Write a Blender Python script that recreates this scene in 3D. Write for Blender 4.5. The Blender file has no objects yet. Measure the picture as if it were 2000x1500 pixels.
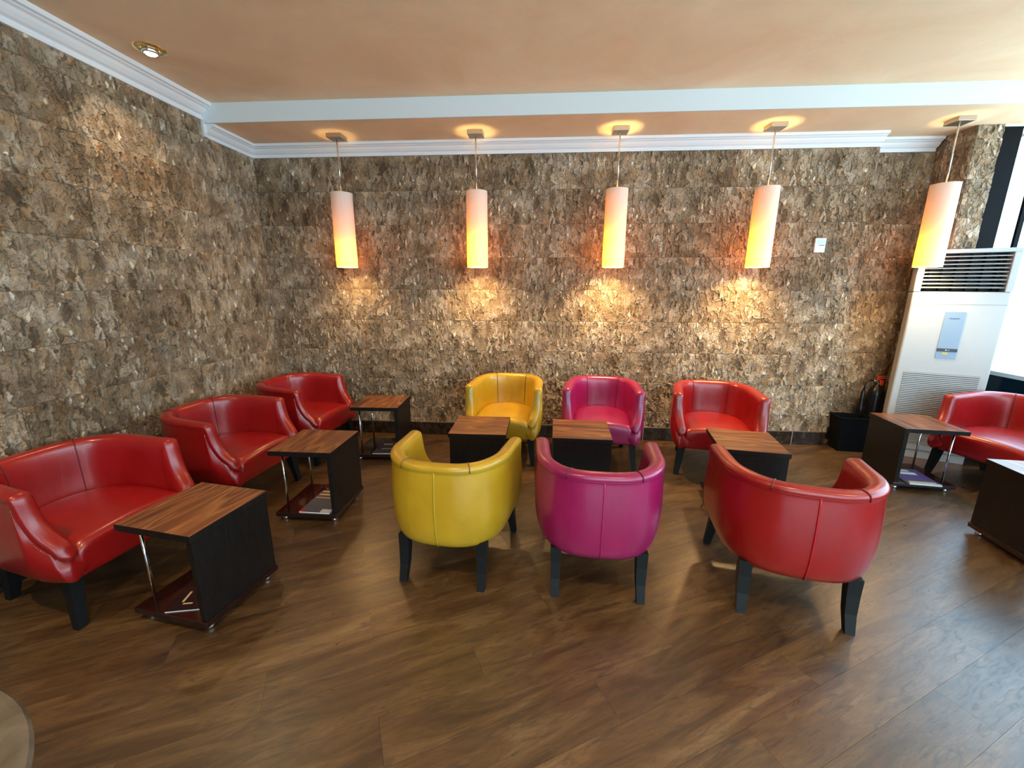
import bpy, bmesh, math, random
import numpy as np
from mathutils import Vector, Matrix
random.seed(7); rng = np.random.default_rng(11)
S = bpy.context.scene
COL = S.collection
PI = math.pi
def rad(d): return d*PI/180

# ------------------------------------------------------------------ camera
F, PITCH, ROLL, YAW, CH = 807.75, 0.2321, 0.0031, -0.0697, 1.5344
cam = bpy.data.cameras.new('camera'); co = bpy.data.objects.new('camera', cam); COL.objects.link(co)
cam.sensor_width = 36; cam.lens = F/2000*36; cam.clip_start = 0.02; cam.clip_end = 200
_f = Vector((math.sin(YAW)*math.cos(PITCH), math.cos(YAW)*math.cos(PITCH), -math.sin(PITCH)))
_r = Vector((math.cos(YAW), -math.sin(YAW), 0)); _u = _r.cross(_f)
r2 = math.cos(ROLL)*_r + math.sin(ROLL)*_u; u2 = -math.sin(ROLL)*_r + math.cos(ROLL)*_u
M = Matrix((r2, u2, -_f)).transposed().to_4x4(); M.translation = Vector((0, 0, CH)); co.matrix_world = M
S.camera = co

# ------------------------------------------------------------------ world, exposure, daylight
vs = S.view_settings; vs.view_transform = 'Standard'; vs.look = 'None'; vs.gamma = 1; vs.use_curve_mapping = False
vs.exposure = 0.46
SKY = 5.4
w = bpy.data.worlds.new('daylight'); S.world = w; w.use_nodes = True
nt = w.node_tree; nt.nodes.clear()
wo = nt.nodes.new('ShaderNodeOutputWorld'); bg = nt.nodes.new('ShaderNodeBackground'); bg.inputs[1].default_value = SKY
tc = nt.nodes.new('ShaderNodeTexCoord'); sp = nt.nodes.new('ShaderNodeSeparateXYZ'); cr = nt.nodes.new('ShaderNodeValToRGB')
mr = nt.nodes.new('ShaderNodeMapRange'); mr.inputs[1].default_value = -0.4; mr.inputs[2].default_value = 0.6
nt.links.new(tc.outputs['Generated'], sp.inputs[0]); nt.links.new(sp.outputs[2], mr.inputs[0]); nt.links.new(mr.outputs[0], cr.inputs[0])
e = cr.color_ramp.elements; e[0].position = 0.25; e[0].color = (.74, .88, 1.0, 1); e[1].position = 0.9; e[1].color = (.50, .74, 1, 1)
n_ = e.new(0.42); n_.color = (.70, .82, .92, 1)
nt.links.new(cr.outputs[0], bg.inputs[0]); nt.links.new(bg.outputs[0], wo.inputs[0])

def portal(name, loc, rot, sx, sy):
    l = bpy.data.lights.new(name, 'AREA'); l.shape = 'RECTANGLE'; l.size = sx; l.size_y = sy
    l.cycles.is_portal = True
    o = bpy.data.objects.new(name, l); o.location = loc; o.rotation_euler = rot; COL.objects.link(o); return o

X0, X1, Y0, Y1 = -2.76, 4.06, -3.0, 4.12     # room
YF = 3.52                                    # ceiling step
ZL, ZH = 2.80, 2.94                          # lower / upper ceiling
XR0, XR1, YR, YP = 2.845, 3.46, 4.29, 3.95   # recess and pier
portal('window_light', (X1+.06, 0.65, 1.8), (0, PI/2, 0), 2.0, 7.2)
portal('window_light', (1.6, Y0-.10, 1.5), (PI/2, 0, 0), 4.6, 2.6)

# ------------------------------------------------------------------ material helpers
def mat(name, col=(.5,.5,.5), rough=.5, metal=0, spec=.5, coat=0, coat_r=.1, emit=None, es=0):
    m = bpy.data.materials.new(name); m.use_nodes = True
    b = m.node_tree.nodes['Principled BSDF']
    b.inputs['Base Color'].default_value = (*col, 1); b.inputs['Roughness'].default_value = rough
    b.inputs['Metallic'].default_value = metal; b.inputs['Specular IOR Level'].default_value = spec
    b.inputs['Coat Weight'].default_value = coat; b.inputs['Coat Roughness'].default_value = coat_r
    if emit: b.inputs['Emission Color'].default_value = (*emit, 1); b.inputs['Emission Strength'].default_value = es
    return m
class N:
    def __init__(s, m): s.m = m; s.t = m.node_tree; s.b = s.t.nodes['Principled BSDF']
    def n(s, typ, **k):
        x = s.t.nodes.new(typ)
        for a, v in k.items():
            if a.startswith('i_'): x.inputs[a[2:].replace('_', ' ')].default_value = v
            else: setattr(x, a, v)
        return x
    def l(s, a, b): s.t.links.new(a, b)
    def coord(s, scale=(1,1,1), rot=(0,0,0), src='Object', rand=False):
        t = s.n('ShaderNodeTexCoord'); mp = s.n('ShaderNodeMapping'); mp.inputs['Scale'].default_value = scale; mp.inputs['Rotation'].default_value = rot
        s.l(t.outputs[src], mp.inputs[0])
        if rand:
            oi = s.n('ShaderNodeObjectInfo'); v = s.n('ShaderNodeVectorMath', operation='SCALE'); v.inputs[0].default_value = (37, 19, 53)
            s.l(oi.outputs['Random'], v.inputs['Scale']); s.l(v.outputs[0], mp.inputs['Location'])
        return mp.outputs[0]
    def noise(s, vec, scale, detail=3, rough=.5, dist=0):
        x = s.n('ShaderNodeTexNoise'); x.inputs['Scale'].default_value = scale; x.inputs['Detail'].default_value = detail
        x.inputs['Roughness'].default_value = rough; x.inputs['Distortion'].default_value = dist
        s.l(vec, x.inputs['Vector']); return x.outputs['Fac']
    def ramp(s, fac, stops, interp='LINEAR'):
        x = s.n('ShaderNodeValToRGB'); x.color_ramp.interpolation = interp; el = x.color_ramp.elements
        while len(el) > 1: el.remove(el[-1])
        el[0].position = stops[0][0]; el[0].color = (*stops[0][1], 1)
        for p, c in stops[1:]:
            q = el.new(p); q.color = (*c, 1)
        s.l(fac, x.inputs[0]); return x.outputs[0]
    def mix(s, fac, a, b, mode='MIX'):
        x = s.n('ShaderNodeMix', data_type='RGBA', blend_type=mode)
        for i, v in ((0, fac), (6, a), (7, b)):
            if hasattr(v, 'links') or isinstance(v, bpy.types.NodeSocket): s.l(v, x.inputs[i])
            elif i == 0: x.inputs[0].default_value = v
            else: x.inputs[i].default_value = (*v, 1)
        return x.outputs[2]
    def bump(s, h, strength, dist):
        x = s.n('ShaderNodeBump'); x.inputs['Strength'].default_value = strength; x.inputs['Distance'].default_value = dist
        s.l(h, x.inputs['Height']); s.l(x.outputs[0], s.b.inputs['Normal']); return x
    def base(s, c): s.l(c, s.b.inputs['Base Color'])

def leather(name, c, rough=.33):
    m = mat(name, c, rough, spec=.5, coat=.5, coat_r=.2); g = N(m)
    v = g.coord()
    f = g.noise(v, 5, 3); d = tuple(x*.86 for x in c); l = tuple(min(1, x*1.08+.003) for x in c)
    g.base(g.ramp(f, [(.3, d), (.7, l)]))
    vo = g.n('ShaderNodeTexVoronoi'); vo.inputs['Scale'].default_value = 260; g.l(v, vo.inputs['Vector'])
    w1 = g.noise(g.coord((6, 6, 1.3)), 2.6, 2, .5, .6)
    ad = g.n('ShaderNodeMath', operation='MULTIPLY_ADD'); ad.inputs[1].default_value = .05; g.l(vo.outputs[0], ad.inputs[0]); g.l(w1, ad.inputs[2])
    g.bump(ad.outputs[0], .35, .006)
    return m
RED = leather('red_leather', (.30, .003, .004)); YEL = leather('mustard_leather', (.49, .285, .012)); PNK = leather('magenta_leather', (.29, .005, .078))
RED2 = mat('red_piping', (.42, .008, .010), .3); YEL2 = mat('mustard_piping', (.46, .31, .02), .35); PNK2 = mat('magenta_piping', (.38, .010, .11), .3)
REDS = mat('red_seam', (.13, .004, .006), .5); YELS = mat('mustard_seam', (.15, .09, .008), .5); PNKS = mat('magenta_seam', (.10, .004, .03), .5)
BLKW = mat('black_lacquered_wood', (.007, .008, .009), .5, spec=.25)
BRASS = mat('nail_brass', (.75, .55, .40), .25, 1)
CHROME = mat('chrome', (.72, .73, .75), .12, 1)
STEEL = mat('brushed_steel', (.42, .40, .37), .35, 1)
WHITE = mat('white_paint', (.80, .80, .83), .5)
BEAMW = mat('white_fascia_paint', (.70, .73, .75), .6)
CERAMIC = mat('white_gloss_plastic', (.52, .53, .54), .22, spec=.5)
BLACKP = mat('black_plastic', (.003, .003, .0035), .7, spec=.1)
BLACKM = mat('black_enamel', (.010, .010, .012), .25)
BLKFR = mat('black_window_frame', (.003, .003, .004), .7, spec=.1)
DARKV = mat('dark_interior', (.004, .004, .005), .7)
REDP = mat('red_plastic', (.75, .05, .02), .35)
PAPER = mat('white_paper', (.75, .76, .78), .6)
BLUEP = mat('blue_display_panel', (.25, .36, .52), .25)
NAVY = mat('dark_display_strip', (.006, .007, .02), .15)
YSTK = mat('yellow_label', (.62, .50, .16), .5)
SPAND = mat('dark_glass_spandrel', (.008, .022, .035), .12)
SILLM = mat('white_sill', (.70, .76, .78), .4)

# dark melamine panel (wenge) and walnut striped laminate
WENGE = mat('dark_wenge_melamine', (.006, .005, .005), .45, spec=.3); g = N(WENGE)
g.base(g.ramp(g.noise(g.coord((14, 14, 1.2)), 6, 4), [(.3, (.004, .0035, .0035)), (.75, (.011, .008, .007))]))
WENGEG = mat('dark_gloss_shelf', (.018, .006, .005), .10, spec=.6)
WALNUT = mat('striped_walnut_laminate', (.2, .08, .04), .30); g = N(WALNUT)
v = g.coord((1.0, 9, 1), rand=True)
st = g.noise(v, 1.6, 1, .3)
grain = g.noise(g.coord((3, 60, 1), rand=True), 3, 5, .6)
c1 = g.ramp(st, [(.30, (.090, .028, .012)), (.41, (.26, .092, .034)), (.47, (.12, .038, .016)), (.53, (.34, .135, .050)), (.60, (.20, .068, .026)), (.7, (.16, .052, .02))])
c2 = g.ramp(grain, [(.25, (.60, .58, .55)), (.7, (1.12, 1.12, 1.12))])
g.base(g.mix(1.0, c1, c2, 'MULTIPLY'))

# cork bark
CORK = mat('cork_bark', (.3, .2, .13), .78, spec=.3); g = N(CORK)
at = g.n('ShaderNodeAttribute', attribute_name='bark'); sx = g.n('ShaderNodeSeparateColor'); g.l(at.outputs['Color'], sx.inputs[0])
oi = g.n('ShaderNodeObjectInfo')
cc = g.ramp(sx.outputs[0], [(0, (.16, .115, .075)), (.2, (.26, .190, .125)), (.4, (.35, .265, .180)), (.6, (.45, .355, .255)), (.75, (.55, .46, .35)), (.9, (.68, .60, .48)), (1, (.88, .81, .68))])
cc = g.mix(g.ramp(g.noise(g.coord((1, 1, 1), rand=True), 55, 4, .65), [(.3, (.25, .25, .25)), (.8, (.0, .0, .0))]), cc, (.05, .03, .02))
pt = g.ramp(sx.outputs[2], [(.1, (.72, .69, .66)), (.5, (1, .97, .94)), (.9, (1.22, 1.23, 1.25))])
cc = g.mix(1.0, cc, pt, 'MULTIPLY')
hu = g.ramp(at.outputs['Alpha'], [(0, (.98, 1.03, 1.12)), (.4, (1, 1, 1.02)), (.78, (1.04, .98, .90)), (.93, (1.08, .95, .80)), (1, (1.16, .88, .66))])
cc = g.mix(1.0, cc, hu, 'MULTIPLY')
tint = g.ramp(oi.outputs['Random'], [(0, (.78, .71, .64)), (.35, (.96, .92, .88)), (.7, (1.03, 1.03, 1.04)), (1, (1.14, 1.12, 1.08))])
cc = g.mix(1.0, cc, tint, 'MULTIPLY')
cc = g.mix(sx.outputs[1], cc, (.022, .013, .008))
g.base(cc); g.bump(g.noise(g.coord((1, 1, .6)), 120, 5, .75), .9, .006)

# dark polished skirting with bark mottling
SKIRT = mat('dark_mottled_skirting', (.03, .02, .015), .25); g = N(SKIRT)
vo = g.n('ShaderNodeTexVoronoi'); vo.inputs['Scale'].default_value = 34; g.l(g.coord(), vo.inputs['Vector'])
g.base(g.ramp(g.noise(g.coord((1, 1, .7)), 26, 5, .7, .5), [(.35, (.010, .006, .005)), (.55, (.035, .022, .014)), (.75, (.11, .072, .045))]))
GROUT = mat('pale_grout', (.45, .40, .33), .7)

# floor planks
PLANK = mat('worn_vinyl_plank', (.15, .09, .05), .34, spec=.9, coat=.15, coat_r=.3); g = N(PLANK)
vr = g.coord((1, 5.5, 1), rand=True)
big = g.noise(vr, 1.9, 6, .66, 1.0)
fine = g.noise(g.coord((3, 46, 1), rand=True), 4, 5, .6, .4)
dark = g.noise(g.coord((2.2, 9, 1), rand=True), 4.5, 4, .65, 1.2)
c1 = g.ramp(big, [(.28, (.026, .012, .005)), (.42, (.066, .032, .012)), (.56, (.108, .057, .022)), (.75, (.175, .108, .052))])
c1 = g.mix(g.ramp(dark, [(.52, (0, 0, 0)), (.66, (.75, .75, .75))]), c1, (.038, .021, .013))
c2 = g.ramp(fine, [(.25, (.72, .70, .68)), (.7, (1.1, 1.1, 1.1))])
c1 = g.mix(1.0, c1, c2, 'MULTIPLY')
oi = g.n('ShaderNodeObjectInfo')
c1 = g.mix(1.0, c1, g.ramp(oi.outputs['Random'], [(0, (.84, .83, .82)), (1, (1.14, 1.13, 1.12))]), 'MULTIPLY')
g.base(c1)
g.l(g.ramp(dark, [(.3, (.27, .27, .27)), (.7, (.40, .40, .40))]), g.b.inputs['Roughness'])
g.bump(fine, .12, .003)
SUB = mat('subfloor', (.03, .02, .015), .8)

# ceiling plaster
CEIL = mat('pearly_tan_plaster', (.5, .36, .26), .6, spec=.3); g = N(CEIL)
g.base(g.ramp(g.noise(g.coord(), 1.5, 5, .62, .6), [(.3, (.80, .56, .35)), (.72, (.93, .72, .49))]))
g.bump(g.noise(g.coord(), 30, 4), .1, .004)
PLAIN = mat('taupe_wall_paint', (.38, .31, .25), .7)
STONE = mat('polished_beige_stone', (.4, .33, .27), .18); g = N(STONE)
g.base(g.ramp(g.noise(g.coord(), 9, 5, .6, .4), [(.3, (.07, .055, .045)), (.55, (.12, .10, .08)), (.8, (.19, .165, .14))]))

# window glass: thin pane (mostly clear, slight mirror)
GLASS = bpy.data.materials.new('clear_window_glass'); GLASS.use_nodes = True; t = GLASS.node_tree; t.nodes.clear()
o_ = t.nodes.new('ShaderNodeOutputMaterial'); mx = t.nodes.new('ShaderNodeMixShader'); tr = t.nodes.new('ShaderNodeBsdfTransparent'); gl = t.nodes.new('ShaderNodeBsdfGlossy')
tr.inputs[0].default_value = (.90, .98, .98, 1); gl.inputs['Roughness'].default_value = .02; mx.inputs[0].default_value = .07
t.links.new(tr.outputs[0], mx.inputs[1]); t.links.new(gl.outputs[0], mx.inputs[2]); t.links.new(mx.outputs[0], o_.inputs[0])

# lit bulb: clear glowing envelope that lets its own light out
BULB = bpy.data.materials.new('lit_bulb'); BULB.use_nodes = True; t = BULB.node_tree; t.nodes.clear()
o_ = t.nodes.new('ShaderNodeOutputMaterial'); ad = t.nodes.new('ShaderNodeMixShader'); tr = t.nodes.new('ShaderNodeBsdfTransparent'); em = t.nodes.new('ShaderNodeEmission')
ad.inputs[0].default_value = .25; em.inputs[0].default_value = (1, .66, .30, 1); em.inputs[1].default_value = 30
t.links.new(tr.outputs[0], ad.inputs[1]); t.links.new(em.outputs[0], ad.inputs[2]); t.links.new(ad.outputs[0], o_.inputs[0])

# lamp shade: opal tube, reflects white, lets amber light through
SHADE = bpy.data.materials.new('opal_amber_shade'); SHADE.use_nodes = True; t = SHADE.node_tree; t.nodes.clear()
o_ = t.nodes.new('ShaderNodeOutputMaterial'); ad = t.nodes.new('ShaderNodeMixShader'); df = t.nodes.new('ShaderNodeBsdfDiffuse'); tl = t.nodes.new('ShaderNodeBsdfTranslucent')
ad.inputs[0].default_value = .38; df.inputs[0].default_value = (.97, .92, .88, 1); tl.inputs[0].default_value = (.34, .135, .004, 1)
t.links.new(df.outputs[0], ad.inputs[1]); t.links.new(tl.outputs[0], ad.inputs[2]); t.links.new(ad.outputs[0], o_.inputs[0])

# ------------------------------------------------------------------ mesh helpers
class MB:
    """collects shapes, builds one mesh"""
    def __init__(s): s.v = []; s.f = []; s.mi = []; s.sm = []
    def add(s, vs, fs, mi=0, smooth=False):
        k = len(s.v); s.v += [tuple(p) for p in vs]
        for f in fs: s.f.append(tuple(i+k for i in f)); s.mi.append(mi); s.sm.append(smooth)
        return s
    def box(s, x0, x1, y0, y1, z0, z1, mi=0, top=None, b=0):
        if b > 0:
            bm = bmesh.new(); bmesh.ops.create_cube(bm, size=1)
            for q in bm.verts: q.co = Vector((x0+(q.co.x+.5)*(x1-x0), y0+(q.co.y+.5)*(y1-y0), z0+(q.co.z+.5)*(z1-z0)))
            bmesh.ops.bevel(bm, geom=bm.edges[:], offset=b, segments=2, affect='EDGES', profile=.5)
            bm.verts.ensure_lookup_table(); bm.verts.index_update()
            vs = [q.co[:] for q in bm.verts]; fs = [[q.index for q in f.verts] for f in bm.faces]; nz = [f.normal.z > .9 and f.calc_area() > .3*(x1-x0)*(y1-y0) for f in bm.faces]
            bm.free(); k = len(s.v); s.v += vs
            for f, up in zip(fs, nz): s.f.append(tuple(i+k for i in f)); s.mi.append(top if (up and top is not None) else mi); s.sm.append(False)
            return s
        vs = [(x0,y0,z0),(x1,y0,z0),(x1,y1,z0),(x0,y1,z0),(x0,y0,z1),(x1,y0,z1),(x1,y1,z1),(x0,y1,z1)]
        s.add(vs, [(0,3,2,1),(0,1,5,4),(1,2,6,5),(2,3,7,6),(3,0,4,7)], mi)
        s.add(vs[4:], [(0,1,2,3)], mi if top is None else top); return s
    def tube(s, pts, r, seg=8, caps=True, mi=0, closed=False):
        pts = [Vector(p) for p in pts]; n = len(pts); rs = r if isinstance(r, (list, tuple)) else [r]*n
        up = None; rings = []
        for i, p in enumerate(pts):
            a = pts[(i-1) % n] if (i or closed) else pts[0]; b = pts[(i+1) % n] if (i < n-1 or closed) else pts[-1]
            d = (b-a).normalized()
            if up is None: up = Vector((0,0,1)) if abs(d.z) < .9 else Vector((1,0,0))
            x = up.cross(d); x = x.normalized() if x.length > 1e-6 else Vector((1,0,0)); y = d.cross(x).normalized(); up = y
            rings.append([p + rs[i]*(math.cos(2*PI*k/seg)*x + math.sin(2*PI*k/seg)*y) for k in range(seg)])
        vs = [q for rg in rings for q in rg]; fs = []
        for i in range(n-1 if not closed else n):
            j = (i+1) % n
            for k in range(seg): fs.append((i*seg+k, i*seg+(k+1) % seg, j*seg+(k+1) % seg, j*seg+k))
        s.add(vs, fs, mi, True)
        if caps and not closed: s.add(rings[0], [tuple(range(seg))[::-1]], mi); s.add(rings[-1], [tuple(range(seg))], mi)
        return s
    def lathe(s, prof, cx=0, cy=0, seg=32, mi=0, smooth=True):
        vs = []; fs = []
        for r, z in prof:
            for k in range(seg): a = 2*PI*k/seg; vs.append((cx+r*math.cos(a), cy+r*math.sin(a), z))
        for i in range(len(prof)-1):
            for k in range(seg): fs.append((i*seg+k, i*seg+(k+1) % seg, (i+1)*seg+(k+1) % seg, (i+1)*seg+k))
        s.add(vs, fs, mi, smooth); return s
    def extrude(s, poly, axis, a, b, mi=0, smooth=False):
        """poly: list of (p,q); axis 'x': points (t,p,q); 'y': (p,t,q); 'z': (p,q,t)"""
        def pt(t, p, q): return {'x': (t,p,q), 'y': (p,t,q), 'z': (p,q,t)}[axis]
        n = len(poly); vs = [pt(a,*p) for p in poly]+[pt(b,*p) for p in poly]
        s.add(vs, [(i, (i+1) % n, n+(i+1) % n, n+i) for i in range(n)], mi, smooth)
        s.add(vs[:n], [tuple(range(n))[::-1]], mi); s.add(vs[n:], [tuple(range(n))], mi); return s
    def mesh(s, name, mats):
        m = bpy.data.meshes.new(name); m.from_pydata(s.v, [], s.f); m.validate()
        for q in (mats if isinstance(mats, (list, tuple)) else [mats]): m.materials.append(q)
        if len(m.polygons) == len(s.f):
            m.polygons.foreach_set('material_index', s.mi); m.polygons.foreach_set('use_smooth', s.sm)
        bm = bmesh.new(); bm.from_mesh(m); bmesh.ops.remove_doubles(bm, verts=bm.verts, dist=1e-6); bmesh.ops.recalc_face_normals(bm, faces=bm.faces); bm.to_mesh(m); bm.free()
        return m
def obj(name, data, parent=None, mats=None, loc=(0,0,0), rz=0):
    if isinstance(data, MB): data = data.mesh(name, mats)
    o = bpy.data.objects.new(name, data); COL.objects.link(o); o.location = loc; o.rotation_euler = (0, 0, rz)
    if parent: o.parent = parent
    return o
def tag(o, label=None, cat=None, group=None, kind=None):
    if label: o['label'] = label
    if cat: o['category'] = cat
    if group: o['group'] = group
    if kind: o['kind'] = kind
    return o
def thing(name, label, cat, loc=(0,0,0), rz=0, group=None):
    o = bpy.data.objects.new(name, None); COL.objects.link(o); o.empty_display_size = .1
    o.location = loc; o.rotation_euler = (0, 0, rz); return tag(o, label, cat, group)
def struct(name, mb, mats, label=None): return tag(obj(name, mb, None, mats), label, None, None, 'structure')
def copy_tree(o, parent=None):
    c = o.copy(); COL.objects.link(c); c.parent = parent
    for ch in list(o.children): copy_tree(ch, c)
    return c

# ------------------------------------------------------------------ structure
fl = struct('floor', MB().box(X0-.1, X1+.1, Y0-.1, YR+.1, -.12, -.012), SUB, 'diagonal worn brown wood-look plank floor')
# planks laid diagonally, each clipped to the room outline
def clip(poly, a, b, c):     # keep a*x+b*y<=c
    out = []
    for i in range(len(poly)):
        p, q = poly[i], poly[(i+1) % len(poly)]; dp = a*p[0]+b*p[1]-c; dq = a*q[0]+b*q[1]-c
        if dp <= 0: out.append(p)
        if dp*dq < 0: t_ = dp/(dp-dq); out.append((p[0]+t_*(q[0]-p[0]), p[1]+t_*(q[1]-p[1])))
    return out
ang = rad(27); ca, sa = math.cos(ang), math.sin(ang)
PW, PL, GAP = .184, 1.22, .0007
nplank = 0; pieces = []
full = MB().box(0, PL-GAP, 0, PW-GAP, -.012, 0).mesh('plank', PLANK)
for j in range(-30, 40):
    off = (j*.41) % PL
    for i in range(-8, 9):
        u0 = i*PL+off; v0 = j*PW
        loc = [(0,0),(PL-GAP,0),(PL-GAP,PW-GAP),(0,PW-GAP)]
        W = [(ca*(u0+x)-sa*(v0+y), sa*(u0+x)+ca*(v0+y)) for x, y in loc]
        P = clip(clip(clip(clip(W, -1, 0, -X0), 1, 0, X1), 0, -1, 1.2), 0, 1, Y1)   # detailed planks from Y=-1.2 on
        if len(P) < 3: continue
        ar = abs(sum(P[k][0]*P[(k+1) % len(P)][1]-P[(k+1) % len(P)][0]*P[k][1] for k in range(len(P))))/2
        if ar < .002: continue
        ox, oy = ca*u0-sa*v0, sa*u0+ca*v0
        if ar > PL*PW*.985: me = full
        else:
            L = [(ca*(x-ox)+sa*(y-oy), -sa*(x-ox)+ca*(y-oy)) for x, y in P]
            me = MB().extrude(L, 'z', -.012, 0).mesh('plank', PLANK)
        o = obj('plank', me, fl, None, (ox, oy, 0), ang); nplank += 1
mb = MB().box(X0, X1, Y0, -1.2, -.012, -.0005)
o = obj('plank', mb, fl, PLANK); tag(o, kind='stuff')
o = obj('plank', MB().box(XR0, X1, Y1, YR, -.012, -.0004), fl, PLANK)

# --- walls behind the bark
wall_back = struct('wall_back', MB().box(X0-.1, XR0-.02, Y1+.008, Y1+.2, 0, 3.0), PLAIN, 'back wall clad in rough brown cork bark tiles with a recess at its right end')
wall_left = struct('wall_left', MB().box(X0-.2, X0-.008, Y0, Y1+.2, 0, 3.0), PLAIN, 'left wall clad in rough brown cork bark tiles')
wall_recess = struct('wall_recess', MB().box(XR0-.02, X1, YR+.008, YR+.12, 0, 3.0), PLAIN, 'recessed end of the back wall clad in cork bark, behind the air conditioner')
wall_pier = struct('wall_pier', MB().box(XR1+.012, 3.65, YP+.012, YR+.01, 0, 2.82), PLAIN, 'narrow bark-clad pier between the recess and the window post')
wall_front = struct('wall_front', MB().box(X0, -.7, Y0-.15, Y0, 0, 3.0).box(3.9, X1+.1, Y0-.15, Y0, 0, 3.0).box(-.7, 3.9, Y0-.15, Y0, 2.75, 3.0).box(-.7, 3.9, Y0-.15, Y0, 0, .15), PLAIN)
wall_right = struct('wall_right', MB().box(X1, X1+.14, Y0, -2.95, 0, 3.0).box(X1, X1+.14, Y0, YR+.1, 2.80, 3.0).box(X1+.04, X1+.14, Y0, YR+.1, 0, .78), PLAIN)
ceil = struct('ceiling', MB().box(X0-.1, X1+.1, Y0-.1, YF+.02, ZH, 3.05).box(X0-.1, X1+.1, YF+.012, YR+.1, ZL, 3.04), CEIL, 'warm tan plaster ceiling with a lower strip along the back wall')
tag(struct('trim_1', MB().box(X0, X1, YF, YF+.014, ZL-.002, ZH), BEAMW), 'flat white fascia of the ceiling step')

# --- cork bark tiles
TW, TH = .6, .3; NX, NZ = 160, 80
def vor(px, pz, n, sx, sz, r):
    qx = r.uniform(-.03, .63, n); qz = r.uniform(-.03, .33, n); val = r.random(n)
    d = ((px[:, None]-qx)/sx)**2 + ((pz[:, None]-qz)/sz)**2
    i = np.argpartition(d, 1, axis=1)[:, :2]; dd = np.sqrt(np.take_along_axis(d, i, 1)); o_ = np.argsort(dd, axis=1)
    dd = np.take_along_axis(dd, o_, 1); i = np.take_along_axis(i, o_, 1)
    return i[:, 0], dd[:, 0], dd[:, 1], val, qx, qz
def smooth_noise(r, gx, gz, x, z):
    g_ = r.random((gz+2, gx+2)); u = x/.6*gx; v_ = z/.3*gz; i = np.clip(u.astype(int), 0, gx); j = np.clip(v_.astype(int), 0, gz); fu = u-i; fv = v_-j
    fu = fu*fu*(3-2*fu); fv = fv*fv*(3-2*fv)
    return (g_[j, i]*(1-fu)+g_[j, i+1]*fu)*(1-fv)+(g_[j+1, i]*(1-fu)+g_[j+1, i+1]*fu)*fv
VAR = []
for k in range(9):
    r = np.random.default_rng(100+k)
    gx = np.linspace(0, TW, NX+1); gz = np.linspace(0, TH, NZ+1); px, pz = np.meshgrid(gx, gz); px = px.ravel(); pz = pz.ravel()
    wx = px + .020*(smooth_noise(r, 14, 8, px, pz)-.5) + .008*(smooth_noise(r, 46, 26, px, pz)-.5)
    wz = pz + .028*(smooth_noise(r, 14, 8, px, pz)-.5) + .010*(smooth_noise(r, 46, 26, px, pz)-.5)
    i1, a1, b1, v1, qx, qz = vor(wx, wz, 64, 1.0, 2.0, r)
    i2, a2, b2, v2, qx2, qz2 = vor(wx, wz, 340, 1.0, 2.3, r)
    tx = r.uniform(-.12, .12, 340)
    crack1 = np.clip(1-(b1-a1)/.0022, 0, 1)*np.clip(smooth_noise(r, 22, 12, px, pz)*2.2-.4, 0, 1); crack2 = np.clip(1-(b2-a2)/.0014, 0, 1)*np.clip(smooth_noise(r, 30, 16, px, pz)*2.6-.8, 0, 1)
    h = .005 + .007*v1[i1] + .0075*v2[i2] + tx[i2]*(wx-qx2[i2])*1.0 + .0025*smooth_noise(r, 60, 40, px, pz)
    h *= 1-.55*np.maximum(crack1*.9, crack2*.7)
    edge = np.minimum.reduce([px, TW-px, pz, TH-pz]); h *= np.clip(.80+edge/.008, 0, 1)
    big = smooth_noise(r, 5, 3, px, pz)
    tone = np.clip(.04+.34*v2[i2]+.40*v1[i1]+.30*(smooth_noise(r, 9, 5, px, pz)-.4)+.22*(smooth_noise(r, 70, 46, px, pz)-.5), 0, .93)
    tone = np.where((v2[i2] > .985) & (a2 < .009), 1.0, tone); tone = np.where(v2[i2] < .04, .04, tone)
    VAR.append((h, tone, np.clip(np.maximum(crack1, crack2*.8), 0, 1)*.7, np.clip(big, 0, 1), np.clip(r.random(340)[i2]*.75+r.random(64)[i1]*.35-.05, 0, 1)))
_tc = {}
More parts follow.
